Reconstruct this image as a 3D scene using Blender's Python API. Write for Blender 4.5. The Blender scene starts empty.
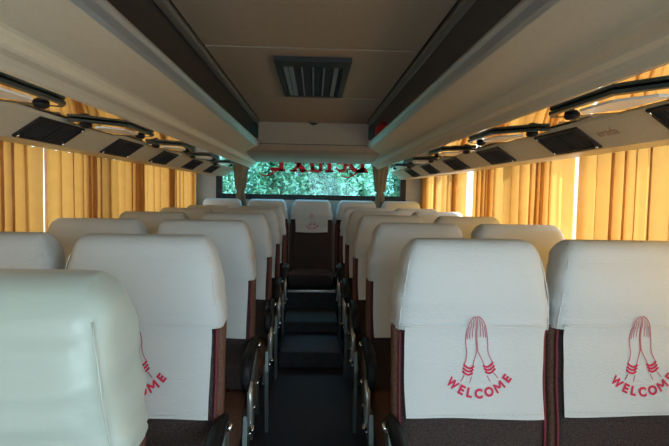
import bpy, math, random
from mathutils import Vector, Matrix, noise
random.seed(4)
PI = math.pi
scene = bpy.context.scene
COL = scene.collection
EYE = 1.28

# ------------------------------------------------------------------ materials
def mat(name, color, rough=0.6, metal=0.0, c2=None, cscale=40.0, bump=0.0, bscale=200.0,
        trans=0.0, tcol=None, emit=0.0, spec=0.5, sheen=0.0, stretch=None):
    m = bpy.data.materials.new(name); m.use_nodes = True
    nt = m.node_tree; N = nt.nodes; L = nt.links
    b = N['Principled BSDF']; out = N['Material Output']
    b.inputs['Base Color'].default_value = (*color, 1)
    b.inputs['Roughness'].default_value = rough
    b.inputs['Metallic'].default_value = metal
    b.inputs['Specular IOR Level'].default_value = spec
    if sheen: b.inputs['Sheen Weight'].default_value = sheen
    tc = N.new('ShaderNodeTexCoord')
    src = tc.outputs['Object']
    if stretch:
        mp = N.new('ShaderNodeMapping'); mp.inputs['Scale'].default_value = stretch
        L.new(src, mp.inputs['Vector']); src = mp.outputs['Vector']
    if c2:
        n = N.new('ShaderNodeTexNoise'); n.inputs['Scale'].default_value = cscale
        n.inputs['Detail'].default_value = 4
        L.new(src, n.inputs['Vector'])
        r = N.new('ShaderNodeValToRGB')
        r.color_ramp.elements[0].position = 0.38; r.color_ramp.elements[1].position = 0.62
        r.color_ramp.elements[0].color = (*color, 1); r.color_ramp.elements[1].color = (*c2, 1)
        L.new(n.outputs['Fac'], r.inputs['Fac']); L.new(r.outputs['Color'], b.inputs['Base Color'])
    if bump:
        n2 = N.new('ShaderNodeTexNoise'); n2.inputs['Scale'].default_value = bscale
        n2.inputs['Detail'].default_value = 3
        L.new(src, n2.inputs['Vector'])
        bp = N.new('ShaderNodeBump'); bp.inputs['Strength'].default_value = bump
        bp.inputs['Distance'].default_value = 0.004
        L.new(n2.outputs['Fac'], bp.inputs['Height']); L.new(bp.outputs['Normal'], b.inputs['Normal'])
    if trans:
        t = N.new('ShaderNodeBsdfTranslucent'); t.inputs['Color'].default_value = (*(tcol or color), 1)
        mx = N.new('ShaderNodeMixShader'); mx.inputs['Fac'].default_value = trans
        L.new(b.outputs[0], mx.inputs[1]); L.new(t.outputs[0], mx.inputs[2])
        L.new(mx.outputs[0], out.inputs['Surface'])
    if emit:
        b.inputs['Emission Color'].default_value = (*color, 1)
        b.inputs['Emission Strength'].default_value = emit
    return m

def glass(name, tint, refl=0.06):
    m = bpy.data.materials.new(name); m.use_nodes = True
    nt = m.node_tree; N = nt.nodes; L = nt.links
    for n in list(N):
        if n.type != 'OUTPUT_MATERIAL': N.remove(n)
    out = [n for n in N if n.type == 'OUTPUT_MATERIAL'][0]
    t = N.new('ShaderNodeBsdfTransparent'); t.inputs[0].default_value = (*tint, 1)
    g = N.new('ShaderNodeBsdfGlossy'); g.inputs['Roughness'].default_value = 0.03
    g.inputs['Color'].default_value = (1, 1, 1, 1)
    mx = N.new('ShaderNodeMixShader'); mx.inputs[0].default_value = refl
    L.new(t.outputs[0], mx.inputs[1]); L.new(g.outputs[0], mx.inputs[2]); L.new(mx.outputs[0], out.inputs[0])
    return m

M = {}
M['cover'] = mat('white_cotton', (0.67, 0.73, 0.765), 0.8, bump=0.5, bscale=70, trans=0.10, tcol=(0.8, 0.8, 0.78), stretch=(1, 1, 3))
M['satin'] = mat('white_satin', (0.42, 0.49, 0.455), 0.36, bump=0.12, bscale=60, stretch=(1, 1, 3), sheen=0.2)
M['fabric'] = mat('dark_seat_fabric', (0.034, 0.026, 0.027), 0.9, c2=(0.075, 0.056, 0.052), cscale=260, bump=0.5, bscale=500, spec=0.2)
M['brown'] = mat('brown_seat_fabric', (0.11, 0.055, 0.04), 0.85, c2=(0.17, 0.095, 0.07), cscale=180, bump=0.4, bscale=400, spec=0.2)
M['cushion'] = mat('brown_plaid_cushion', (0.075, 0.042, 0.03), 0.85, c2=(0.13, 0.07, 0.05), cscale=120, bump=0.4, bscale=400, spec=0.2)
M['piping'] = mat('maroon_piping', (0.16, 0.018, 0.03), 0.6)
M['red'] = mat('red_print', (0.60, 0.02, 0.08), 0.7)
M['thinred'] = mat('thin_red_ink', (0.50, 0.10, 0.16), 0.7)
M['seam'] = mat('cover_stitching', (0.66, 0.68, 0.68), 0.85)
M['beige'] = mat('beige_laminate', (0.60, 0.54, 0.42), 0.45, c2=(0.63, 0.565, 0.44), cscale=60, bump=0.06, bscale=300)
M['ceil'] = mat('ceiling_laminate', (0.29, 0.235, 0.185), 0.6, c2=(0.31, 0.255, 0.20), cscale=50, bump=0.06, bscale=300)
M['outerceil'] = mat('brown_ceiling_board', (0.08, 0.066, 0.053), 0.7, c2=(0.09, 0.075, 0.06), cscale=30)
M['dark'] = mat('dark_gap', (0.012, 0.012, 0.012), 0.8)
M['alu'] = mat('brushed_aluminium', (0.58, 0.60, 0.60), 0.32, metal=0.7, bump=0.05, bscale=100, stretch=(8, 0.3, 8))
M['greytrim'] = mat('grey_plastic_trim', (0.17, 0.165, 0.15), 0.45)
M['mirror'] = mat('mirror_polish', (0.80, 0.74, 0.66), 0.07, metal=1.0, bump=0.15, bscale=9)
M['pod'] = mat('dark_green_plastic', (0.03, 0.045, 0.045), 0.35)
M['black'] = mat('black_plastic', (0.012, 0.012, 0.015), 0.5, spec=.25)
M['vent'] = mat('black_vent_plastic', (0.018, 0.018, 0.02), 0.5)
M['slat'] = mat('vent_slat', (0.022, 0.025, 0.03), 0.6, spec=.2)
M['whitereflection'] = mat('white_reflection_paint', (0.80, 0.80, 0.80), 0.25)  # white colour standing in for headrests mirrored in the consoles
M['chrome'] = mat('chrome', (0.75, 0.77, 0.78), 0.15, metal=1.0)
M['frame'] = mat('grey_green_metal', (0.17, 0.20, 0.20), 0.4, metal=0.5)
M['curtain'] = mat('golden_curtain_cloth', (0.46, 0.25, 0.065), 0.5, c2=(0.56, 0.32, 0.09), cscale=16, trans=0.46, tcol=(0.90, 0.52, 0.14), bump=0.2, bscale=90)
M['rearcurtain'] = mat('dull_gold_cloth', (0.26, 0.21, 0.14), 0.8, trans=0.3, tcol=(0.4, 0.33, 0.22), c2=(0.32, 0.26, 0.18), cscale=12)
M['wall'] = mat('beige_wall', (0.52, 0.49, 0.44), 0.6, c2=(0.55, 0.52, 0.47), cscale=20)
M['rubber'] = mat('black_rubber', (0.012, 0.014, 0.018), 0.6)
M['floor'] = mat('blue_grey_vinyl', (0.036, 0.027, 0.042), 0.6, c2=(0.045, 0.035, 0.055), cscale=25, bump=0.1, bscale=60)
M['step'] = mat('dark_vinyl_step', (0.020, 0.017, 0.022), 0.7, c2=(0.03, 0.03, 0.036), cscale=25)
M['glass'] = glass('clear_glass', (0.95, 0.97, 0.97))
M['rearglass'] = glass('teal_tinted_glass', (0.54, 0.90, 1.0), 0.015)
M['bluegrille'] = mat('blue_grey_louvre', (0.13, 0.18, 0.26), 0.5)
M['bag'] = mat('red_bag_cloth', (0.42, 0.015, 0.02), 0.7, bump=0.3, bscale=30)
M['ground'] = mat('dusty_ground', (0.30, 0.28, 0.24), 0.9, c2=(0.36, 0.34, 0.28), cscale=1.2)
M['windowred'] = mat('red_window_vinyl', (0.60, 0.010, 0.03), 0.5, trans=0.35, tcol=(0.8, 0.02, 0.04))
M['leafa'] = mat('bright_leaf', (0.26, 0.38, 0.34), 0.5, c2=(0.48, 0.57, 0.47), cscale=1.6, trans=0.3, tcol=(0.3, 0.55, 0.15))
M['leafb'] = mat('dark_leaf', (0.11, 0.22, 0.17), 0.5, c2=(0.26, 0.38, 0.28), cscale=1.6, trans=0.3, tcol=(0.2, 0.4, 0.12))
M['bark'] = mat('bark', (0.10, 0.07, 0.045), 0.9, bump=0.5, bscale=20)
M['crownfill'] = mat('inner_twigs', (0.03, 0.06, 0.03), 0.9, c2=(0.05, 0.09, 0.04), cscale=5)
M['roofmetal'] = mat('painted_steel', (0.5, 0.5, 0.48), 0.5)
M['lump'] = mat('pale_grey_lump', (0.6, 0.62, 0.6), 0.8, c2=(0.5, 0.5, 0.48), cscale=6, bump=.4, bscale=8)

# ------------------------------------------------------------------ helpers
class MB:
    def __init__(s): s.v = []; s.f = []; s.sm = []
    def add(s, vs, fs, smooth=False):
        o = len(s.v); s.v += [tuple(v) for v in vs]
        s.f += [tuple(i + o for i in f) for f in fs]; s.sm += [smooth] * len(fs)
    def box(s, x0, x1, y0, y1, z0, z1, b=0.0):
        if b <= 0:
            v = [(x, y, z) for x in (x0, x1) for y in (y0, y1) for z in (z0, z1)]
            s.add(v, [(0, 1, 3, 2), (4, 6, 7, 5), (0, 4, 5, 1), (2, 3, 7, 6), (0, 2, 6, 4), (1, 5, 7, 3)])
            return
        cx, cy, cz = (x0+x1)/2, (y0+y1)/2, (z0+z1)/2
        secs = []
        for z, k in ((z0, b), (z0 + b*.3, b*.3), (z0+b, 0), (z1-b, 0), (z1 - b*.3, b*.3), (z1, b)):
            ring = []
            hx, hy = (x1-x0)/2 - k, (y1-y0)/2 - k
            r = b
            for q, (sx, sy) in enumerate(((1, 1), (-1, 1), (-1, -1), (1, -1))):
                for j in range(4):
                    a = q*PI/2 + j*PI/6
                    rr = min(r, hx, hy)
                    ring.append((cx + sx*(hx-rr) + rr*math.cos(a), cy + sy*(hy-rr) + rr*math.sin(a), z))
            secs.append(ring)
        s.loft(secs, smooth=True)
    def loft(s, secs, closed=True, caps=True, smooth=True):
        n = len(secs[0]); vs = [p for r in secs for p in r]; fs = []
        m = n if closed else n-1
        for i in range(len(secs)-1):
            for j in range(m):
                k = (j+1) % n
                fs.append((i*n+j, i*n+k, (i+1)*n+k, (i+1)*n+j))
        if caps and closed:
            fs.append(tuple(reversed(range(n)))); fs.append(tuple(range((len(secs)-1)*n, len(secs)*n)))
        s.add(vs, fs, smooth)
    def tube(s, pts, r, n=8, caps=True):
        pts = [Vector(p) for p in pts]; rs = r if isinstance(r, (list, tuple)) else [r]*len(pts)
        secs = []; up = Vector((0.13, 0.21, 0.97)).normalized()
        for i, p in enumerate(pts):
            d = (pts[min(i+1, len(pts)-1)] - pts[max(i-1, 0)])
            if d.length < 1e-9: d = Vector((0, 0, 1))
            d.normalize()
            a = d.cross(up)
            if a.length < 0.1: a = d.cross(Vector((1, 0, 0)))
            a.normalize(); b = d.cross(a)
            secs.append([tuple(p + (a*math.cos(t) + b*math.sin(t))*rs[i]) for t in [2*PI*k/n for k in range(n)]])
        s.loft(secs, caps=caps)
    def prism(s, poly, y0, y1, mirror=1, smooth=False):      # poly in x,z extruded along y
        a = [(mirror*x, y0, z) for x, z in poly]; b = [(mirror*x, y1, z) for x, z in poly]
        n = len(poly)
        fs = [(i, (i+1) % n, n+(i+1) % n, n+i) for i in range(n)] + [tuple(range(n)), tuple(range(2*n-1, n-1, -1))]
        s.add(a+b, fs, smooth)
    def prismx(s, poly, x0, x1):                              # poly in y,z extruded along x
        n = len(poly)
        a = [(x0, y, z) for y, z in poly]; b = [(x1, y, z) for y, z in poly]
        s.add(a+b, [(i, (i+1) % n, n+(i+1) % n, n+i) for i in range(n)] + [tuple(range(n)), tuple(range(2*n-1, n-1, -1))])
    def slab(s, p0, u, v, w, lu, lv, lw):                     # oriented box from centre
        vs = []
        for a in (-.5, .5):
            for b in (-.5, .5):
                for c in (-.5, .5): vs.append(tuple(p0 + u*a*lu + v*b*lv + w*c*lw))
        s.add(vs, [(0, 1, 3, 2), (4, 6, 7, 5), (0, 4, 5, 1), (2, 3, 7, 6), (0, 2, 6, 4), (1, 5, 7, 3)])
    def build(s, name, m, parent=None, solid=0.0, link=True):
        me = bpy.data.meshes.new(name); me.from_pydata(s.v, [], s.f)
        me.polygons.foreach_set('use_smooth', s.sm)
        me.update(); me.validate()
        import bmesh
        bm = bmesh.new(); bm.from_mesh(me); bmesh.ops.recalc_face_normals(bm, faces=bm.faces); bm.to_mesh(me); bm.free()
        me.materials.append(M[m] if isinstance(m, str) else m)
        o = bpy.data.objects.new(name, me)
        if link: COL.objects.link(o)
        if parent: o.parent = parent
        if solid:
            md = o.modifiers.new('solid', 'SOLIDIFY'); md.thickness = solid; md.offset = 0
        return o

def thing(name, loc=(0, 0, 0)):
    o = bpy.data.objects.new(name, None); o.empty_display_size = 0.1; o.location = loc; COL.objects.link(o); return o
def tag(o, label, cat, group=None, kind=None):
    o['label'] = label; o['category'] = cat
    if group: o['group'] = group
    if kind: o['kind'] = kind
    return o
def struct(o): o['kind'] = 'structure'; return o
def copy_tree(o, parent=None):
    c = o.copy(); COL.objects.link(c)
    if parent: c.parent = parent
    for ch in list(o.children): copy_tree(ch, c)
    return c

# ------------------------------------------------------------------ shell of the coach
Y0, Y1 = -1.55, 5.33
HW = 1.21
mb = MB(); mb.box(-HW-.05, HW+.05, Y0, Y1+.06, -.06, 0); struct(mb.build('floor', 'floor'))
# aisle steps
mb = MB(); mb.box(-.225, .225, 3.60, 4.12, 0, .115, .008); struct(mb.build('trim_1', 'floor'))
mb = MB(); mb.box(-.225, .225, 4.12, 4.62, 0, .205, .008); struct(mb.build('trim_2', 'step'))
mb = MB(); mb.box(-.224, .224, 3.590, 3.600, .004, .113); mb.box(-.224, .224, 4.11, 4.12, .116, .203); struct(mb.build('trim_3', 'step'))
# bench base for the rear row
mb = MB(); mb.box(-1.19, 1.19, 4.62, Y1, 0, .375); struct(mb.build('trim_4', 'step'))
# walls with window openings
def sidewall(sx, name):
    mb = MB()
    x0, x1 = sorted((sx*HW, sx*(HW+.05)))
    mb.box(x0, x1, Y0, Y1+.06, 0, .84)
    mb.box(x0, x1, Y0, Y1+.06, 1.56, 1.90)
    for a, b in ((Y0, -1.4), (-.02, .04), (1.50, 1.56), (2.93, 2.99), (4.22, 4.28), (5.12, Y1+.06)):
        mb.box(x0, x1, a, b, .84, 1.56)
    return struct(mb.build(name, 'wall'))
sidewall(-1, 'wall_left'); sidewall(1, 'wall_right')
k = 1
for sx in (-1, 1):
    for a, b in ((-1.4, -.02), (.04, 1.50), (1.56, 2.93), (2.99, 4.22), (4.28, 5.12)):
        mb = MB(); xx = sx*(HW+.03)
        mb.box(xx-.004, xx+.004, a, b, .84, 1.56)
        w = struct(mb.build('window_%d' % k, 'glass'))
        mb = MB()
        mb.box(xx-.014, xx+.014, a, b, .84, .865); mb.box(xx-.014, xx+.014, a, b, 1.535, 1.56)
        mb.box(xx-.0139, xx+.0139, a, a+.02, .865, 1.535); mb.box(xx-.0139, xx+.0139, b-.02, b, .865, 1.535)
        mb.build('window_frame', 'rubber', w); k += 1
# rear wall around the back window
RW0, RW1, RZ0, RZ1 = -1.02, .99, EYE-.08, 1.74
mb = MB()
mb.box(-HW, HW, Y1, Y1+.06, 0, RZ0); mb.box(-HW, HW, Y1, Y1+.06, RZ1, 1.90)
mb.box(-HW, RW0, Y1, Y1+.06, RZ0, RZ1); mb.box(RW1, HW, Y1, Y1+.06, RZ0, RZ1)
struct(mb.build('wall_back', 'wall'))
mb = MB(); mb.box(RW0, RW1, Y1+.03, Y1+.036, RZ0, RZ1); w = struct(mb.build('window_%d' % k, 'rearglass')); k += 1
w['label'] = 'wide teal-tinted back window with red lettering'
mb = MB()
mb.box(RW0, RW1, Y1-.015, Y1+.045, RZ0, RZ0+.055); mb.box(RW0, RW1, Y1-.015, Y1+.045, RZ1-.05, RZ1)
mb.box(RW0, RW0+.06, Y1-.0149, Y1+.0449, RZ0+.055, RZ1-.05); mb.box(RW1-.06, RW1, Y1-.0149, Y1+.0449, RZ0+.055, RZ1-.05)
mb.build('window_frame', 'rubber', w)
# front end: dash wall and windscreen (behind the viewer)
mb = MB()
mb.box(-HW, HW, Y0-.05, Y0, 0, .62); mb.box(-HW, HW, Y0-.05, Y0, 1.80, 1.90)
mb.box(-HW, -HW+.07, Y0-.05, Y0, .62, 1.80); mb.box(HW-.07, HW, Y0-.05, Y0, .62, 1.80)
struct(mb.build('wall_front', 'wall'))
mb = MB(); mb.box(-HW+.07, HW-.07, Y0-.03, Y0-.024, .62, 1.80); struct(mb.build('window_%d' % k, 'glass'))
# ceiling
CZ = EYE + .57
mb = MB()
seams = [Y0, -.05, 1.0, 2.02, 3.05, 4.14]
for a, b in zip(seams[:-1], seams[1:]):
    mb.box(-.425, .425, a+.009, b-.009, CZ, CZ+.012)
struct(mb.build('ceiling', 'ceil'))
mb = MB(); mb.box(-HW-.05, HW+.05, Y0-.05, Y1+.06, CZ+.05, CZ+.08); struct(mb.build('trim_5', 'roofmetal'))
mb = MB(); mb.box(-.50, .50, Y0, 4.14, CZ+.014, CZ+.03); struct(mb.build('trim_6', 'dark'))
kk = 7
for sx in (-1, 1):
    mb = MB()
    mb.prism([(.438, CZ+.012), (.438, CZ-.004), (.446, CZ-.008), (.470, CZ-.008), (.478, CZ-.002), (.478, CZ+.012)], Y0, 4.14, sx)
    struct(mb.build('trim_%d' % kk, 'greytrim')); kk += 1
    # outer ceiling boards over the racks, curving down to the wall
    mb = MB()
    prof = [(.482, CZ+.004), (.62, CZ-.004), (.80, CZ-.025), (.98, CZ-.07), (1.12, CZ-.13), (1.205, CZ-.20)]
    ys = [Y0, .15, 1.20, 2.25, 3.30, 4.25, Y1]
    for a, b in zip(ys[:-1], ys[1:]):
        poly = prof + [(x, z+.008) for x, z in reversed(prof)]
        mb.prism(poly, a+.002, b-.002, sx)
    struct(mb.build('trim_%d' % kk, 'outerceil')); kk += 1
# rear bulkhead dropping from the ceiling, and its soffit
mb = MB()
poly = [(4.14, CZ+.012), (4.17, EYE+.385), (4.20, EYE+.352), (4.26, EYE+.338), (5.325, EYE+.318), (5.325, CZ+.012)]
mb.prismx(poly, -.452, .452)
struct(mb.build('trim_%d' % kk, 'ceil')); kk += 1
mb = MB()
poly = [(4.178, EYE+.375), (4.205, EYE+.346), (4.265, EYE+.333), (5.32, EYE+.313), (5.32, EYE+.36), (4.3, EYE+.38)]
mb.prismx(poly, -.60, .60)
struct(mb.build('trim_%d' % kk, 'ceil')); kk += 1
mb = MB(); mb.box(-.452, .452, 4.140, 4.150, EYE+.392, EYE+.396); struct(mb.build('trim_%d' % kk, 'dark')); kk += 1

# small round lamp on the bulkhead
t = thing('ceiling_lamp', (0, 4.06, CZ)); tag(t, 'small round ceiling lamp just in front of the rear bulkhead', 'lamp')
mb = MB(); mb.loft([[(r*math.cos(a), r*math.sin(a)*.9, z) for a in [2*PI*i/20 for i in range(20)]] for r, z in ((.045, .0), (.045, -.008), (.036, -.014))])
mb.build('base', 'greytrim', t)
mb = MB(); mb.loft([[(r*math.cos(a), r*math.sin(a)*.9, z) for a in [2*PI*i/20 for i in range(20)]] for r, z in ((.032, -.012), (.028, -.02), (.012, -.024))])
mb.build('lens', 'slat', t)
mb = MB(); mb.tube([(0, .06, -.02), (0, .095, -.03), (0.002, .10, -.10)], .0025, 6); mb.build('pull_cord', 'black', t)

# roof hatch grille
t = thing('roof_hatch', (0, 2.54, CZ)); tag(t, 'dark square ceiling air grille with pale blue louvres', 'ceiling grille')
mb = MB(); a, b = .165, .40
for r in ((-a, -a+.028, -b, b), (a-.028, a, -b, b), (-a+.028, a-.028, -b, -b+.10), (-a+.028, a-.028, b-.03, b)):
    mb.box(r[0], r[1], r[2], r[3], -.02, -.0005)
mb.build('frame', 'black', t)
mb = MB(); mb.box(-a+.028, a-.028, -b+.1, b-.03, -.004, -.001); mb.build('mesh_screen', 'dark', t)
mb = MB()
for i in range(26):
    y = -b+.115 + i*(2*b-.16)/26
    mb.box(-a+.03, a-.03, y, y+.009, -.010, -.005)
mb.build('cross_slat_panel', 'slat', t)
for x, w2 in ((-.122, .010), (-.098, .011), (-.05, .004), (0.0, .004), (.05, .004), (.105, .010)):
    mb = MB(); mb.box(x-w2, x+w2, -b+.10, b-.03, -.017, -.0105); mb.build('louvre', 'bluegrille', t)

# ------------------------------------------------------------------ luggage racks
def rel(p): return [(x, z+EYE) for x, z in p]
rack_labels = {-1: 'long beige overhead luggage rack along the left windows', 1: 'long beige overhead luggage rack along the right windows'}
PT = (.822, .230); PB = (.930, .155)
for sx in (-1, 1):
    t = thing('luggage_rack', (0, 0, 0)); tag(t, rack_labels[sx], 'luggage rack')
    ya, yb = Y0, 5.325
    face = rel([(.474, .372), (.52, .352), (.57, .332), (.598, .321), (.606, .315), (.612, .304), (.616, .289), (.622, .283), (.640, .276), (.652, .266), (.660, .256), (.668, .250)])
    inner = rel([(.69, .262), (.66, .30), (.62, .325), (.56, .352), (.48, .388)])
    mb = MB(); mb.prism(face + inner, ya, yb, sx)
    o = mb.build('rack_shell', 'beige', t)
    mb = MB(); mb.prism(rel([(.474, .371), (.462, .378), (.448, .390), (.440, .400), (.441, .408), (.449, .411), (.458, .406), (.466, .398), (.482, .386)]), ya, yb, sx)
    mb.build('metal_lip', 'alu', t)
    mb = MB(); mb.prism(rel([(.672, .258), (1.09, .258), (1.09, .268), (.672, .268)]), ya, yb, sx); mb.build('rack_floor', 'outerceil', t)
    mb = MB(); mb.prism(rel([(.664, .252), PT, (.822, .238), (.668, .257)]), ya, yb, sx); mb.build('mirror_underside', 'mirror', t)
    mb = MB(); mb.prism(rel([PT, (.828, .223), (.924, .159), PB, (.945, .155), (1.09, .163), (1.09, .178), (.95, .171), (.84, .242)]), ya, yb, sx); mb.build('service_panel', 'beige', t)

# panel frames
def panel_frame(sx):
    top = Vector((sx*PT[0], 0, EYE+PT[1])); bot = Vector((sx*PB[0], 0, EYE+PB[1]))
    d = (top-bot); L = d.length; d.normalize()
    n = Vector((-sx*abs(d.z), 0, -abs(d.x))).normalized()     # faces the cabin and down
    return top, bot, d, n, L
# black service vents on the sloping panel
ranks = {0: 'nearest', 1: 'second', 2: 'third', 3: 'fourth', 4: 'fifth'}
def make_vent(sx):
    top, bot, d, n, L = panel_frame(sx)
    t = thing('air_vent'); c = bot + d*L*.50; Yv = Vector((0, 1, 0))
    ln, wd = .30, L*.80
    mb = MB(); mb.slab(n*.003, Yv, d, n, ln, wd, .005); mb.build('backing_plate', 'vent', t)
    mb = MB()
    for s in (-1, 1):
        mb.slab(n*.006 + Yv*s*(ln/2-.008), Yv, d, n, .014, wd, .005)
        mb.slab(n*.0059 + d*s*(wd/2-.006), Yv, d, n, ln-.03, .011, .005)
    mb.slab(n*.007, Yv, d, n, .006, wd-.02, .006)
    mb.build('rim', 'black', t)
    mb = MB()
    for i in range(14):
        y = -ln/2+.03 + i*(ln-.06)/13
        if abs(y) < .008: continue
        mb.slab(n*.006 + Yv*y, Yv, d, n, .007, wd-.03, .003)
    mb.build('slat_panel', 'slat', t)
    for sy, sd in ((-1, -1), (1, -1), (1, 1)):
        mb = MB(); p = n*.010 + Yv*sy*(ln/2-.010) + d*sd*(wd/2-.010)
        mb.tube([p-n*.003, p+n*.002, p+n*.004], [.0055, .0055, .003], 8)
        mb.build('rivet', 'chrome', t)
    return t, c
vy = {1: [1.07, 1.70, 2.37, 3.04, 3.72, 4.40], -1: [1.10, 1.74, 2.37, 3.01, 3.70, 4.38]}
side = {-1: 'left', 1: 'right'}
order = ['nearest', 'second nearest', 'third nearest', 'fourth', 'fifth', 'farthest']
for sx in (-1, 1):
    proto, c = make_vent(sx)
    for i, y in enumerate(vy[sx]):
        t = proto if i == 0 else copy_tree(proto)
        t.location = (c.x, y, c.z)
        tag(t, 'black slatted vent on the %s sloping panel, %s of its row' % (side[sx], order[i]), 'vent', 'black vents under the %s rack' % side[sx])

# service pods hanging under the mirror strip
def make_pod(sx):
    t = thing('service_console')
    # plan points (x inward->outward, y) ; z follows the mirror strip, slightly lower
    def zz(x): return .252 - (x-.664)*.139 - .0035
    def P(x, y, dz=0): return Vector((sx*x, y, zz(x)+dz-.004))
    out = [(.690, .0), (.690, .31), (.715, .34), (.812, .16), (.812, -.20), (.800, -.235), (.775, -.21)]
    inn = [(.702, .010), (.702, .295), (.718, .318), (.802, .152), (.803, -.19), (.797, -.212), (.779, -.198)]
    mb = MB(); n = len(out)
    vs = [P(x, y, -.005) for x, y in out] + [P(x, y, -.005) for x, y in inn] + [P(x, y, .004) for x, y in out] + [P(x, y, .004) for x, y in inn]
    fs = []
    for i in range(n):
        j = (i+1) % n
        fs += [(i, j, n+j, n+i), (i, 2*n+i, 2*n+j, j), (n+i, n+j, 3*n+j, 3*n+i), (2*n+i, 3*n+i, 3*n+j, 2*n+j)]
    mb.add(vs, fs); mb.build('rim', 'pod', t)
    mb = MB(); a = [P(x, y, -.004) for x, y in inn]; b = [P(x, y, .003) for x, y in inn]
    mb.add(a+b, [tuple(range(n)), tuple(range(2*n-1, n-1, -1))] + [(i, (i+1) % n, n+(i+1) % n, n+i) for i in range(n)])
    mb.build('polished_plate', 'mirror', t)
    mb = MB()
    q = [(.725, .06), (.722, .20), (.745, .22), (.783, .10), (.785, -.06), (.765, -.05)]
    a = [P(x, y, -.0075) for x, y in q]; b = [P(x, y, -.003) for x, y in q]; m = len(q)
    mb.add(a+b, [tuple(range(m)), tuple(range(2*m-1, m-1, -1))] + [(i, (i+1) % m, m+(i+1) % m, m+i) for i in range(m)])
    mb.build('painted_reflection', 'whitereflection', t)  # no lamp: white plate paints the headrests' reflection in the polished underside
    for x, y in ((.735, .265), (.785, -.135)):
        mb = MB(); p = P(x, y, -.004)
        mb.loft([[(p.x + r*math.cos(a)*.8, p.y + r*1.2*math.sin(a), p.z + z) for a in [2*PI*i/16 for i in range(16)]] for r, z in ((.024, 0), (.023, -.006), (.016, -.012), (.007, -.014))])
        mb.build('air_nozzle', 'black', t)
    return t
py_ = {1: [.36, 1.13, 1.90, 2.67, 3.44, 4.21], -1: [.36, 1.15, 1.93, 2.70, 3.46, 4.22]}
for sx in (-1, 1):
    proto = make_pod(sx)
    for i, y in enumerate(py_[sx]):
        t = proto if i == 0 else copy_tree(proto)
        t.location = (0, y, EYE)
        tag(t, 'dark-rimmed console with painted white reflection and air nozzles under %s rack, %s of its row' % (side[sx], order[i]), 'overhead console', 'service consoles under the %s rack' % side[sx])

# text helper --------------------------------------------------------------
def text_mesh(s, size, offset=0.0, shear=0.0):
    cu = bpy.data.curves.new('lettering', 'FONT'); cu.body = s; cu.size = size; cu.offset = offset; cu.shear = shear
    cu.align_x = 'CENTER'; cu.resolution_u = 3
    ob = bpy.data.objects.new('lettering', cu); COL.objects.link(ob)
    dg = bpy.context.evaluated_depsgraph_get(); dg.update()
    me = bpy.data.meshes.new_from_object(ob.evaluated_get(dg))
    vs = [v.co.copy() for v in me.vertices]; fs = [tuple(p.vertices) for p in me.polygons]
    bpy.data.objects.remove(ob); bpy.data.curves.remove(cu); bpy.data.meshes.remove(me)
    return vs, fs
# faint red word on the right panel
top, bot, d, n, L = panel_frame(1)
vs, fs = text_mesh('erada', .046, .0, .25)
mb = MB(); c = bot + d*L*.42
mb.add([tuple(c + Vector((0, 1.455, 0)) + Vector((0, -1, 0))*v.x*1.0 + d*v.y + n*.0025) for v in vs], fs)
o = mb.build('red_lettering', mat('faded_red_ink', (0.42, 0.22, 0.17), 0.6)); tag(o, 'faint red word painted on the right sloping panel', 'lettering')

# ------------------------------------------------------------------ seats
H = 1.148
def prof(z):
    """front y, thickness of the backrest at height z"""
    P = [(.42, .000, .10), (.60, .020, .105), (.80, .045, .105), (.88, .050, .112), (.94, .040, .132), (1.0, .032, .148), (1.06, .038, .146), (1.12, .052, .130), (1.17, .062, .12)]
    z = max(P[0][0], min(P[-1][0], z))
    for a, b in zip(P[:-1], P[1:]):
        if z <= b[0]:
            t = (z-a[0])/(b[0]-a[0]); t = t*t*(3-2*t)
            return a[1]+(b[1]-a[1])*t, a[2]+(b[2]-a[2])*t
def halfw(z):
    if z < .9: return .2155
    t = min(1, (z-.9)/(H-.9)); return .2155 - .036*t**1.6
def shape(z, grow=0.0):
    """centre y, half depth, half width; closes over the rounded top"""
    yf, th = prof(z); r = .055; d = th/2; w = halfw(z)
    c = yf + d
    zt = H + grow
    if z > zt - r:
        s = min(1, (z-(zt-r))/r); kx = math.sqrt(max(0, 1-s*s))
        w = w - .031*(1-kx); d = d*(.10+.90*kx**.8)
    return c, d+grow, w+grow
def section(z, grow=0.0, n=44, e=9.0):
    c, d, w = shape(z, grow); ring = []
    for i in range(n):
        a = 2*PI*i/n; ca, sa = math.cos(a), math.sin(a)
        ring.append((w*math.copysign(abs(ca)**(2/e), ca), c + d*math.copysign(abs(sa)**(2/(e*.45)), sa), z))
    return ring
def front(x, z, grow=.012):
    c, d, w = shape(z, grow); e = 4.05
    q = min(.9999, abs(x)/w); return c - d*(1-q**9.0)**(1/e)

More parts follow.
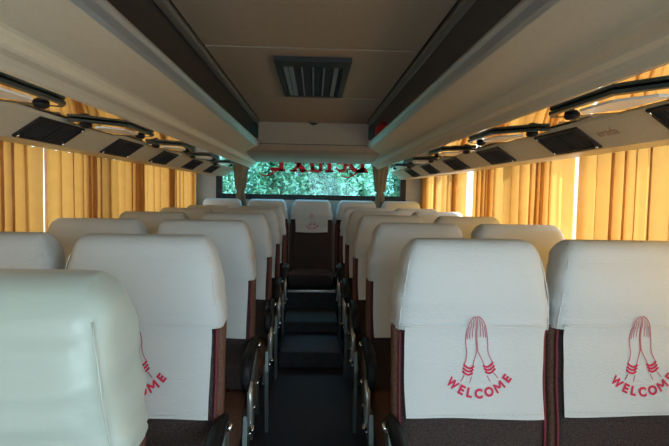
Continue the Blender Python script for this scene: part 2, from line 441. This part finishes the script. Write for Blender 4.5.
def cover_mesh(zlow, seed, amp, folds=False):
    mb = MB(); zs = []
    z = zlow
    while z < H+.006-.056: zs.append(z); z += .010
    for s in (0, .2, .4, .6, .75, .87, .95, .99): zs.append(H+.006-.055+.055*s)
    secs = []
    for z in zs:
        ring = section(z, .006, 64)
        out = []
        c = shape(z, .006)[0]
        for x, y, zz in ring:
            p = Vector((x*3.2+seed*7, y*4, zz*15)); nz = noise.noise(p)
            p2 = Vector((x*9+seed*3, y*9, zz*26)); n2 = noise.noise(p2)
            side = min(1, abs(x)/.19)
            k = amp*(.0075*nz + .0045*n2*(.5+side))
            f = math.exp(-((z-.925)/.03)**2)
            k += amp*.003*f*math.sin(zz*260+x*6)
            if folds:
                k = max(k, -.002) + .0095*(1+math.sin(zz*150 - x*5 + 2*n2))*math.exp(-((x-.10)/.10)**2)*(.5+.35*nz)*(1 if y < c else .3)*(1 if abs(x) < .165 else .25)
            k = max(k, -.0035)
            v = Vector((x, y-c, 0)); L_ = v.length or 1
            out.append((x + v.x/L_*k, y + v.y/L_*k, zz))
        secs.append(out)
    mb.loft(secs, caps=False)
    o = len(mb.v) - 64
    mb.f.append(tuple(range(o, o+64))); mb.sm.append(True)
    return mb
def flap_mesh(z1, z0, hw_, seed):
    nx, nz = 26, 22; vs = []; fs = []
    for j in range(nz+1):
        for i in range(nx+1):
            u = i/nx*2-1; v = j/nz
            z = z1 + (z0-z1)*v + .004*math.sin(u*2+seed)*v
            x = u*hw_*(1 - .02*v) + .003*math.sin(v*4+seed)*v
            y = front(x*.97, z, .009) - .002 - .004*v + .0035*noise.noise(Vector((x*9+seed*5, 0, z*7)))*v
            vs.append((x, y, z))
    for j in range(nz):
        for i in range(nx):
            a = j*(nx+1)+i; fs.append((a, a+1, a+nx+2, a+nx+1))
    mb = MB(); mb.add(vs, fs, True); return mb

def ribbon(mb, pts, w, place):
    """thin flat line in print coordinates"""
    pts = [Vector(p) for p in pts]
    L_, R_ = [], []
    for i, p in enumerate(pts):
        d = pts[min(i+1, len(pts)-1)] - pts[max(i-1, 0)]; d.normalize()
        nn = Vector((-d.y, d.x)); L_.append(place(p + nn*w/2)); R_.append(place(p - nn*w/2))
    vs = L_+R_; n = len(pts)
    mb.add(vs, [(i, i+1, n+i+1, n+i) for i in range(n-1)])
def bez(*ps, n=10):
    out = []
    for i in range(n+1):
        t = i/n; q = [Vector(p) for p in ps]
        while len(q) > 1: q = [a.lerp(b, t) for a, b in zip(q[:-1], q[1:])]
        out.append(q[0])
    return out
def hands_and_word(zc, place):
    """print drawn about (0,0): tip of the fingers at +.10, word below"""
    line, thick = MB(), MB()
    w = .0023
    hx = 1.14; tilt = math.radians(5); ct, st = math.cos(tilt), math.sin(tilt); pl0 = place
    def place(p):
        x, y = p[0], p[1] + .103
        return pl0((x*ct - y*st + .016, x*st + y*ct - .103))
    for s in (-1, 1):
        S = lambda *pts: [(s*x*hx, y) for x, y in pts]
        ribbon(line, bez(*S((.002, .112), (.016, .112), (.022, .085), (.028, .060), (.027, .028)), n=12), w, place)
        ribbon(line, bez(*S((.027, .028), (.024, .008), (.028, -.006), (.035, -.020)), n=8), w, place)
        ribbon(line, bez(*S((.002, .112), (.001, .08), (.002, .05), (.001, .015)), n=10), w*.9, place)
        ribbon(line, bez(*S((.001, .015), (.004, .004), (.010, -.012), (.014, -.026)), n=8), w, place)
        ribbon(line, bez(*S((.007, .106), (.008, .09), (.010, .070), (.010, .052)), n=6), w*.8, place)
        ribbon(line, bez(*S((.012, .100), (.014, .082), (.017, .066), (.017, .050)), n=6), w*.8, place)
        ribbon(line, bez(*S((.018, .084), (.020, .070), (.023, .060), (.022, .048)), n=6), w*.8, place)
        ribbon(line, S((.036, -.050), (.046, -.066)), w, place)
        ribbon(line, S((.019, -.056), (.025, -.072)), w, place)
        for q in range(3):
            dy = -.0088*q; dx = .0022*q
            ribbon(thick, bez(*S((.011+dx, -.026+dy), (.018+dx, -.036+dy), (.028+dx, -.033+dy), (.036+dx, -.020+dy)), n=8), .0058, place)
    R = .104; yc = .001
    word = 'WELCOME'; angs = [-47, -30.5, -18, -3.5, 13, 30.5, 47.5]
    for ch, a in zip(word, angs):
        a = math.radians(a)
        if ch == 'M':
            def pm(q, cx=R*math.sin(a), cy=yc-R*math.cos(a)): return place(Vector((cx + q[0]*math.cos(a) - q[1]*math.sin(a), cy + q[0]*math.sin(a) + q[1]*math.cos(a))))
            h = .0125
            for A, B_ in (((-.0125, -h), (-.0100, h)), ((-.0100, h*.95), (0, -h*.35)), ((0, -h*.35), (.0100, h*.95)), ((.0100, h), (.0125, -h))):
                ribbon(thick, [A, B_], .0056, pm)
            continue
        vs, fs = LET[ch]
        cx, cy = R*math.sin(a), yc - R*math.cos(a)
        pts = []
        for v in vs:
            x, y = v.x*(.82 if ch in 'MW' else .95), v.y - .011
            pts.append(place(Vector((cx + x*math.cos(a) - y*math.sin(a), cy + x*math.sin(a) + y*math.cos(a)))))
        thick.add(pts, fs)
    return line, thick
LET = {ch: text_mesh(ch, .0335, .0016) for ch in 'WELCOM'}

def make_seat(covermat='cover', seed=1, amp=1.0, zlow=.905, flap=(.922, .668, .197), scale_print=1.0, print_z=.838, aisle=0, rear=False, detail=True, px=0.0):
    t = thing('bus_seat')
    # backrest
    mb = MB(); zs = [.40+.02*i for i in range(36)]
    zs = [z for z in zs if z < 1.08] + [1.09, 1.12, 1.14]
    mb.loft([section(z, -.002, 40, 7) for z in zs]); br = mb.build('backrest', 'fabric', t)
    # lighter brown side bolsters with maroon piping
    for s in (-1, 1):
        mb = MB(); secs = []
        for i in range(15):
            z = .42 + i*.035; c, d, w = shape(z, 0)
            y0_, y1_ = c-d+.018, c+d-.018
            x0_, x1_ = s*(w-.012), s*(w+.0045)
            secs.append([(x0_, y0_, z), (x1_, y0_+.012, z), (x1_+s*.002, c, z), (x1_, y1_-.012, z), (x0_, y1_, z)])
        mb.loft(secs); mb.build('side_bolster', 'brown', br)
        mb = MB(); mb.tube([(s*(halfw(z)-.010), front(halfw(z)-.010, z, .0)-.001, z) for z in [.42+.03*i for i in range(17)]], .0045, 6)
        mb.build('piping', 'piping', br)
    # cushion
    mb = MB(); secs = []
    for y, top, bt, w in ((.03, .455, .36, .205), (-.05, .462, .345, .212), (-.2, .47, .335, .215), (-.32, .475, .33, .215), (-.385, .468, .335, .212), (-.415, .445, .35, .206), (-.422, .41, .375, .198)):
        ring = []
        cz, hh = (top+bt)/2, (top-bt)/2
        for i in range(28):
            a = 2*PI*i/28; ca, sa = math.cos(a), math.sin(a)
            ring.append((w*math.copysign(abs(ca)**.45, ca), y, cz+hh*math.copysign(abs(sa)**.5, sa)))
        secs.append(ring)
    mb.loft(secs); cu = mb.build('seat_cushion', 'fabric' if rear else 'cushion', t)
    mb = MB(); mb.tube([(-.20, -.40, .462), (-.1, -.412, .466), (0, -.414, .467), (.1, -.412, .466), (.20, -.40, .462)], .005, 6); mb.build('piping', 'piping', cu)
    # frame and legs
    mb = MB(); mb.box(-.20, .20, -.38, .05, .325, .352, .006); mb.build('seat_frame', 'black', t)
    if not rear:
        for s in (-1, 1):
            mb = MB(); mb.tube([(s*.15, -.30, 0.0), (s*.15, -.28, .02), (s*.15, -.24, .18), (s*.15, -.20, .33)], .016, 8)
            mb.tube([(s*.15, .02, 0.0), (s*.15, .0, .02), (s*.15, -.04, .18), (s*.15, -.06, .33)], .016, 8)
            mb.build('leg', 'frame', t)
    # cover
    mb = cover_mesh(zlow, seed, amp, covermat == 'satin'); cv = mb.build('headrest_cover', covermat, t)
    for s in (-1, 1):
        pts = []
        for i in range(24):
            z = zlow + (H-.045-zlow)*i/23
            x = s*(shape(z, .006)[2]-.010); pts.append((x, front(x, z, .0075)-.0005, z))
        if covermat == 'satin': pts = [(x, y-.0105, z) for x, y, z in pts]
        mb = MB(); mb.tube(pts, .0016, 5); mb.build('seam', covermat if covermat == 'satin' else 'seam', cv)
    if flap:
        z1, z0, w = flap
        mb = flap_mesh(z1, z0, w, seed); fl = mb.build('flap', covermat if covermat == 'cover' else 'cover', cv)
        mb = MB(); mb.tube([(x*w/.98, front(x*w/.98*.97, z1, .009)-.0025, z1-.004) for x in [-.98+.098*i for i in range(21)]], .0014, 5); mb.build('seam', 'seam', cv)
        mb = MB()
        for i in range(24):
            x = (-.94+1.88*i/23)*w; z = z0+.012
            mb.tube([(x-.003, front(x*.97, z, .009)-.0095, z), (x+.004, front(x*.97, z, .009)-.0095, z)], .0008, 4)
        mb.build('hem_stitching', 'seam', fl)
        if detail:
            def place(p):
                x = p[0]*scale_print + px; z = print_z + p[1]*scale_print
                v = (z1-z)/(z1-z0)
                g = front(x*.97, z, .009)
                if z > z1-.006: y = min(g, front(x, z, .006)) - .0060*1.0
                else: y = g - .002 - .004*v + .0035*noise.noise(Vector((x*9+seed*5, 0, z*7)))*v - .0022
                return (x, y, z)
            line, thick = hands_and_word(0, place)
            line.build('praying_hands_print', 'thinred', fl); thick.build('welcome_print', 'red', fl)
    # aisle armrest
    if aisle:
        s = aisle; x = s*.222
        mb = MB(); secs = []
        for y, z, hh, ww in ((.07, .645, .014, .012), (.0, .65, .020, .018), (-.08, .648, .022, .020), (-.15, .640, .024, .021), (-.205, .624, .032, .021), (-.232, .592, .036, .018), (-.236, .565, .026, .013)):
            secs.append([(x + s*.004 + ww*math.copysign(abs(math.cos(a))**.6, math.cos(a)), y, z + hh*math.copysign(abs(math.sin(a))**.6, math.sin(a))) for a in [2*PI*i/16 for i in range(16)]])
        mb.loft(secs); am = mb.build('armrest', 'black', t)
        mb = MB(); p = Vector((x+s*.016, .045, .63)); mb.tube([p, p+Vector((s*.012, 0, 0)), p+Vector((s*.016, 0, 0))], [.014, .014, .008], 12); mb.build('pivot_knob', 'chrome', am)
        # curved side plate below the armrest
        mb = MB(); pts = [(.055, .62), (.02, .56), (-.06, .48), (-.15, .44), (-.22, .44), (-.25, .34), (-.25, .22), (-.23, .06), (-.22, .0), (-.15, .0), (-.17, .10), (-.20, .25), (-.17, .31), (-.05, .33), (.06, .37), (.10, .48), (.11, .62)]
        mb.prismx(pts, *sorted((x - s*.005, x+s*.012))); mb.build('side_bracket', 'frame', t)
        mb = MB(); 
        mb.tube([(x+s*.018, -.21, .57), (x+s*.020, -.225, .50), (x+s*.020, -.22, .42), (x+s*.018, -.20, .38)], .0115, 8)
        mb.build('recliner_rail', 'alu', t)
        for yy, zz in ((-.18, .355), (-.05, .40), (.06, .46)):
            mb = MB(); p = Vector((x+s*.010, yy, zz)); mb.tube([p, p+Vector((s*.008, 0, 0)), p+Vector((s*.012, 0, 0))], [.010, .010, .005], 8)
            mb.build('bolt', 'chrome', t)
        mb = MB(); mb.tube([(x+s*.016, -.16, .375), (x+s*.03, -.20, .395), (x+s*.03, -.25, .40)], [.006, .006, .009], 8); mb.build('recline_lever', 'chrome', t)
    return t

ROWS = [1.315, 2.065, 2.815, 3.565, 4.315]
protos = {}
protos['L'] = make_seat(seed=2, aisle=1, px=-.024)
protos['Lw'] = make_seat(seed=5, aisle=0)
protos['R'] = make_seat(seed=9, aisle=-1)
protos['Rw'] = make_seat(seed=13, aisle=0, px=.018)
rown = ['first', 'second', 'third', 'fourth', 'fifth', 'sixth']
used = set()
XI, XO = .452, .908
labels = {
 ('L', 0): 'white-covered aisle seat on the left, directly behind the closest satin-covered one',
 ('Lw', 0): 'white-covered window seat at the left edge beside the curtains, nearest in its column',
 ('R', 0): 'large white-covered aisle seat right of the aisle with full praying-hands print',
 ('Rw', 0): 'large white-covered window seat at the right edge of the photo with praying-hands print',
}
for key, sx in (('L', -1), ('Lw', -1), ('R', 1), ('Rw', 1)):
    inner = key in 'LR'
    for i, y in enumerate(ROWS):
        t = protos[key] if i == 0 else copy_tree(protos[key])
        t.location = (sx*(XI if inner else XO) + (.014 if sx > 0 else 0) + random.uniform(-.004, .004), y + random.uniform(-.01, .01), 0)
        t.rotation_euler.z = random.uniform(-.012, .012)
        lab = labels.get((key, i)) or 'white-covered %s seat on the %s, in the %s row back from the viewer' % ('aisle' if inner else 'window', side[sx], rown[i+(1 if sx < 0 else 0)])
        tag(t, lab, 'seat', 'white-covered coach seats in pairs')
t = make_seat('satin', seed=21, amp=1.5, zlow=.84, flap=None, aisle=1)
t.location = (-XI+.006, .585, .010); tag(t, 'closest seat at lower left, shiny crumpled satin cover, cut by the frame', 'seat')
# rear bench seats
rear = make_seat(seed=30, rear=True, zlow=.955, flap=(.972, .825, .165), scale_print=.72, print_z=.935)
names = ['left window-side rear seat under the back window', 'rear seat left of the centre one, white cover, under back window',
         'centre rear seat facing the aisle, dark back, small printed white flap', 'rear seat right of the centre one, white cover, under back window',
         'right window-side rear seat under the back window']
plain = make_seat(seed=34, rear=True, zlow=.955, flap=None)
pl_used = False
for i, x in enumerate((-.925, -.47, -.01, .455, .912)):
    if i == 2: t = rear
    elif not pl_used: t = plain; pl_used = True
    else: t = copy_tree(plain)
    t.location = (x, 5.055, .052)
    tag(t, names[i], 'seat', 'rear bench seats')
# metal edge strip in front of the centre rear seat
mb = MB(); mb.box(-.222, .222, 4.600, 4.619, .352, .377, .004); struct(mb.build('trim_%d' % kk, 'alu'))

# ------------------------------------------------------------------ curtains
def curtain(sx, ya, yb, seed, m='curtain', z0=.80, z1=1.50, wl=.115, flat=None):
    rnd = random.Random(seed); n = max(10, int((yb-ya)/.0045)); mb = MB(); nz = 26; vs = []
    ph = []; p = rnd.uniform(0, 6)
    for i in range(n+1):
        s = (yb-ya)*i/n
        w = wl*(1 + .35*math.sin(s*7.3+seed) + .2*math.sin(s*17+seed*2))
        p += 2*PI*((yb-ya)/n)/w; ph.append(p)
    for j in range(nz+1):
        v = j/nz; z = z1 + (z0-z1)*v
        for i in range(n+1):
            s = i/n; f = 1.0
            y = ya + (yb-ya)*s
            if flat and flat[0] < y < flat[1]: f = .15
            sw = .5*noise.noise(Vector((y*5, v*1.6, seed)))
            a = ph[i] + sw*v*2.6
            amp = (.025 + .008*math.sin(y*9+seed))*f
            edge = min(1, s*12, (1-s)*12)
            xx = sx*(HW - .045) + amp*(math.sin(a) + .22*math.sin(2.3*a+seed))
            yy = y + (.012*math.sin(2*a+.4)*f + .010*sw*v)*edge
            vs.append((xx, yy, z - (.03 if sx > 0 else .05)*(.5+.5*math.sin(a*1.0+1.2))**4*(1-v)**6))
    fs = []
    for j in range(nz):
        for i in range(n):
            a = j*(n+1)+i; fs.append((a, a+1, a+n+2, a+n+1))
    mb.add(vs, fs, True)
    return mb.build('curtain', m)
g = {1: 'golden curtains on the right windows', -1: 'golden curtains on the left windows'}
cl = [(-1, -.9, .57, 6, None, 'unseen golden curtain added on the left to reduce side light'),  # out of view, added to cut the light from the left
      (1, .60, 2.11, 2, None, 'golden curtain at the far right of the photo, nearest of the right side'),
      (1, 2.215, 3.53, 3, None, 'wide golden curtain on the right between two bright gaps'),
      (1, 3.88, 4.41, 4, None, 'narrow orange curtain on the right, second from the rear corner'),
      (1, 4.57, 5.28, 5, None, 'orange curtain on the right beside the rear corner pillar'),
      (-1, .62, 2.165, 7, None, 'golden curtain at the left edge of the photo, before the bright gap'),
      (-1, 2.225, 3.02, 8, None, 'golden curtain on the left just behind the bright vertical gap'),
      (-1, 3.04, 4.96, 9, None, 'long orange curtain on the left reaching toward the rear pillar')]
for sx, a, b, sd, fl, lab in cl:
    o = curtain(sx, a, b, sd, flat=fl); tag(o, lab, 'curtain', g[sx])
for sx in (-1, 1):
    mb = MB(); mb.tube([(sx*(HW-.045), Y0+.02, 1.512), (sx*(HW-.045), 2.0, 1.512), (sx*(HW-.045), Y1-.02, 1.512)], .008, 8)
    o = mb.build('curtain_rod', 'alu'); tag(o, 'curtain rod along the %s windows, tucked behind the panel' % side[sx], 'curtain rod')
# tied curtains at the back window
for x, lab in ((-.75, 'narrow tied curtain hanging at the left of the back window'), (.70, 'narrow tied curtain hanging at the right of the back window')):
    t = thing('tied_curtain', (x, 5.22, EYE)); tag(t, lab, 'curtain', 'tied curtains at the back window')
    mb = MB(); secs = []
    for j in range(26):
        v = j/25; z = .31 - .47*v
        w = .050*(1-v)**1.2 + .032 if v < .62 else .036 + .018*(v-.62)/.38
        if .6 < v < .68: w = .030
        ring = []
        for i in range(48):
            a = 2*PI*i/48; rr = 1 + .16*math.sin(a*9 + v*2)
            ring.append((w*rr*math.cos(a), .030*rr*math.sin(a), z))
        secs.append(ring)
    mb.loft(secs); mb.build('drape', 'rearcurtain', t)
    mb = MB(); mb.loft([[(r*math.cos(a), r*.8*math.sin(a), z) for a in [2*PI*i/20 for i in range(20)]] for r, z in ((.034, .024), (.038, .018), (.038, .004), (.034, -.002))]); mb.build('tie_band', 'rearcurtain', t)

# ------------------------------------------------------------------ red bag on the right rack
t = thing('red_bag', (.537, 3.90, EYE+.395)); tag(t, 'red cloth bag on the right luggage rack near the bulkhead', 'bag')
mb = MB(); secs = []
for j in range(15):
    v = j/14; z = .0 + .155*v; k = math.sin(min(1, v*1.25+.25)*PI/2)*(1 if v < .7 else 1-.75*((v-.7)/.3)**2)
    secs.append([(.055*k*math.copysign(abs(math.cos(a))**.7, math.cos(a))*(1+.06*noise.noise(Vector((math.cos(a)*2, math.sin(a)*2, v*5)))), .15*k*math.copysign(abs(math.sin(a))**.7, math.sin(a)), z) for a in [2*PI*i/32 for i in range(32)]])
mb.loft(secs); mb.build('bag_body', 'bag', t)
mb = MB(); mb.tube([(0, -.06, .165), (0, -.05, .185), (0, 0, .195), (0, .05, .185), (0, .06, .165)], .006, 8); mb.build('handle', 'bag', t)

# ------------------------------------------------------------------ mirrored serif lettering on the back window
mb = MB(); yw = Y1+.024
def W(px, pz): return (px, yw, EYE+pz)
def poly(pts):
    n = len(pts); a = [W(*p) for p in pts]; b = [(p[0], p[1]-.002, p[2]) for p in a]
    mb.add(a+b, [tuple(range(n)), tuple(range(2*n-1, n-1, -1))] + [(i, (i+1) % n, n+(i+1) % n, n+i) for i in range(n)])
def rect(x0, x1, z0, z1): poly([(x0, z0), (x1, z0), (x1, z1), (x0, z1)])
def stroke(pts, ws):
    pts = [Vector(p) for p in pts]
    for i in range(len(pts)-1):
        a, b = pts[i], pts[i+1]; d = (b-a).normalized(); nn = Vector((-d.y, d.x))
        w0, w1 = ws[i]/2, ws[i+1]/2
        poly([tuple(a+nn*w0), tuple(a-nn*w0), tuple(b-nn*w1), tuple(b+nn*w1)])
def X(px): return (px-314)*.01071+.015
B = .220; T = .43
# D (reversed: stem at right)
rect(X(359.5), X(363.5), B, T); poly([(X(355), B), (X(367.5), B), (X(365.5), B+.045), (X(363), B+.06), (X(359), B+.05), (X(356.5), B+.035)]); rect(X(356), X(367), T-.03, T)
stroke(bez((X(361), B+.014), (X(349), B+.01), (X(344), B+.10), (X(349), T-.0), (X(361), T-.014), n=16), [.028+.03*math.sin(PI*i/16) for i in range(17)])
stroke(bez((X(357), B+.01), (X(350), B-.06), (X(342), B-.075), (X(341.5), B-.02), n=12), [.016, .016, .016, .015, .015, .014, .014, .013, .013, .012, .011, .010, .008])
# e
stroke(bez((X(335), B+.055), (X(338), B-.02), (X(347.5), B-.005), (X(347), B+.08), (X(345), T-.05), (X(337), T-.05), (X(336), B+.10), n=18), [.014+.028*math.sin(PI*min(1, i/13)) for i in range(19)])
rect(X(336.2), X(345.5), B+.085, B+.098)
# l
rect(X(326.5), X(330.5), B, T); rect(X(323.8), X(332.5), B, B+.022)
# u
rect(X(318), X(321.5), B+.015, T-.06); rect(X(309.5), X(313), B+.02, T-.06); stroke(bez((X(320.5), B+.03), (X(319), B-.005), (X(313), B-.005), (X(311.5), B+.05), n=8), [.03]*9); rect(X(307.5), X(312.5), B, B+.018); rect(X(317.5), X(323), T-.08, T-.06); rect(X(309), X(314.5), T-.08, T-.06)
# x
stroke([(X(303.5), B), (X(293), T-.06)], [.055, .055]); stroke([(X(292.5), B), (X(303.5), T-.06)], [.030, .030])
rect(X(289), X(297), B, B+.020); rect(X(299), X(306), B, B+.020)
# E with a sweeping tail
rect(X(278.5), X(283), B, T); rect(X(270.5), X(285), B+.0, B+.022); poly([(X(269.5), B+.012), (X(279), B+.018), (X(279), B+.038), (X(270), B+.040)]); rect(X(272), X(285), T-.022, T); rect(X(274), X(280), B+.10, B+.12)
stroke(bez((X(276), B+.005), (X(268), B-.06), (X(259.5), B-.07), (X(259), B+.0), n=12), [.015, .014, .014, .013, .013, .012, .012, .011, .011, .010, .009, .008, .006])
o = mb.build('window_lettering', 'windowred'); tag(o, 'red serif word seen mirrored on the back window glass, with sweeping tails', 'lettering')

# ------------------------------------------------------------------ outside
mb = MB(); mb.box(-60, 60, -40, 70, -1.0, -.85); o = struct(mb.build('ground', 'ground'))
def bush(name, loc, rx, ry, h, n, m, seed, label, trunk=True):
    rnd = random.Random(seed); t = thing(name, loc); tag(t, label, 'tree' if name == 'leafy_tree' else 'shrub', 'green growth behind the coach')
    mb = MB()
    for i in range(n):
        a = rnd.uniform(0, 2*PI); u = rnd.uniform(-.9, 1); q = math.sqrt(max(0, 1-u*u)); k = rnd.uniform(.45, 1.08)
        p = Vector((rx*q*math.cos(a)*k, ry*q*math.sin(a)*k, h/2 + h/2*u*k))
        p += Vector((.25*math.sin(a*5+u*4), .25*math.cos(a*3+u*6), .15*math.sin(a*7)))*(.4 if h < 4 else .8)
        s = rnd.uniform(.035, .085)
        d = Vector((rnd.gauss(0, 1), rnd.gauss(0, 1), rnd.gauss(-.2, .7))).normalized(); e = d.cross(Vector((rnd.gauss(0, 1), rnd.gauss(0, 1), rnd.gauss(0, 1)))).normalized()
        f = d.cross(e)
        mb.add([p-d*s, p+e*s*.42+f*s*.1, p+d*s*1.1, p-e*s*.42+f*s*.1], [(0, 1, 2, 3)])
    mb.build('foliage', m, t)
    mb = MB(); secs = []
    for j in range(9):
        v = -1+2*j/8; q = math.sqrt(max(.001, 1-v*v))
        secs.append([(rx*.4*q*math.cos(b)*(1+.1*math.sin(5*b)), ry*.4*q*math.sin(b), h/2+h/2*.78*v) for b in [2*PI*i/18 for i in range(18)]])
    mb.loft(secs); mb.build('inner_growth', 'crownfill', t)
    mb = MB(); mb.tube([(0, 0, -.4), (.05, 0, h*.2), (0, .05, h*.6)], [.12, .09, .05], 8); mb.build('stem', 'bark', t)
spots = [(-2.05, 9.4, .57, .7, 3.0, 'a'), (-.72, 9.2, .55, .7, 2.9, 'b'), (.72, 9.4, .55, .7, 3.1, 'a'), (2.05, 9.2, .57, .7, 2.9, 'b')]
bl = ['bright green shrub seen at the far left of the back window', 'dark green shrub left of centre through the back window', 'bright green shrub right of centre through the back window', 'dark green shrub at the far right of the back window']
for i, (x, y, rx, ry, h, q) in enumerate(spots):
    bush('leafy_shrub', (x, y, -.6), rx, ry, h, 5600, 'leaf'+q, 50+i, bl[i])
tl = ['tall tree rising behind the left shrubs outside', 'tall tree rising behind the middle shrubs outside', 'tall tree rising behind the right shrubs outside']
for i, (x, y) in enumerate(((-2.42, 12.4), (.0, 12.8), (2.42, 12.5))):
    bush('leafy_tree', (x, y, -.7), 1.02, 1.0, 5.8, 7500, 'leafa', 80+i, tl[i])
# pale lump making the pale patch low at the left of the back window
mb = MB(); secs = []
for j in range(9):
    v = -1+2*j/8; q = math.sqrt(max(.002, 1-v*v))
    secs.append([(.42*q*math.cos(b)*(1+.12*noise.noise(Vector((math.cos(b)*2, math.sin(b)*2, v)))), .3*q*math.sin(b), 1.07*(v+1)) for b in [2*PI*i/20 for i in range(20)]])
mb.loft(secs)
o = mb.build('pale_lump', 'lump'); o.location = (-1.52, 7.6, -.85); tag(o, 'pale upright stone outside, low at the left of the back window', 'lump')

# ------------------------------------------------------------------ light
w = bpy.data.worlds.new('sky'); scene.world = w; w.use_nodes = True
bg = w.node_tree.nodes['Background']
bg.inputs['Color'].default_value = (.86, .95, 1.0, 1); bg.inputs['Strength'].default_value = 1.9
def area(name, loc, rot, sx_, sy_, power, col):
    l = bpy.data.lights.new(name, 'AREA'); l.shape = 'RECTANGLE'; l.size = sx_; l.size_y = sy_; l.energy = power; l.color = col
    o = bpy.data.objects.new(name, l); o.location = loc; o.rotation_euler = rot; COL.objects.link(o); return o
area('windscreen_daylight', (.48, Y0-.12, 1.25), (PI/2, 0, 0), 1.2, 1.0, 37, (.66, .89, 1.0))
area('right_window_daylight', (HW+.16, 2.0, 1.2), (0, PI/2, 0), .74, 6.4, 34, (.98, .98, 1.0))
area('door_daylight', (HW+.16, -.5, 1.2), (0, PI/2, 0), .8, 1.6, 16, (.78, .95, 1.0))
lw = area('left_curtain_fill', (-4.2, 5.6, 2.3), (0, 0, 0), 1.2, 1.2, 75, (1, .96, .88))  # added lamp out in the open, raking across the left curtain folds
lw.rotation_euler = (Vector((-1.2, 2.6, 1.2)) - lw.location).to_track_quat('-Z', 'Y').to_euler()
area('back_window_daylight', (0, Y1+.35, 1.98), (math.radians(-52), 0, 0), 1.9, .3, 14, (.80, .86, 1.0))
s = bpy.data.lights.new('sun', 'SUN'); s.energy = 13.0; s.angle = .02; s.color = (1, .92, .8)
so = bpy.data.objects.new('sun', s); COL.objects.link(so)
so.rotation_euler = Vector((-.45, .50, -.74)).to_track_quat('-Z', 'Y').to_euler()

# ------------------------------------------------------------------ camera
cam = bpy.data.cameras.new('camera'); cam.sensor_width = 36; cam.lens = 500/669*36; cam.clip_start = .02
co = bpy.data.objects.new('camera', cam); COL.objects.link(co); scene.camera = co
yaw, pitch, roll = math.radians(-2.35), math.radians(-3.43), math.radians(1.0)
Rm = Matrix.Rotation(yaw, 4, 'Z') @ Matrix.Rotation(PI/2 + pitch, 4, 'X') @ Matrix.Rotation(roll, 4, 'Z')
co.matrix_world = Matrix.Translation((.015, 0, EYE)) @ Rm
scene.view_settings.view_transform = 'Standard'; scene.view_settings.look = 'None'
scene.view_settings.gamma = 1; scene.view_settings.use_curve_mapping = False
scene.view_settings.exposure = 0.0
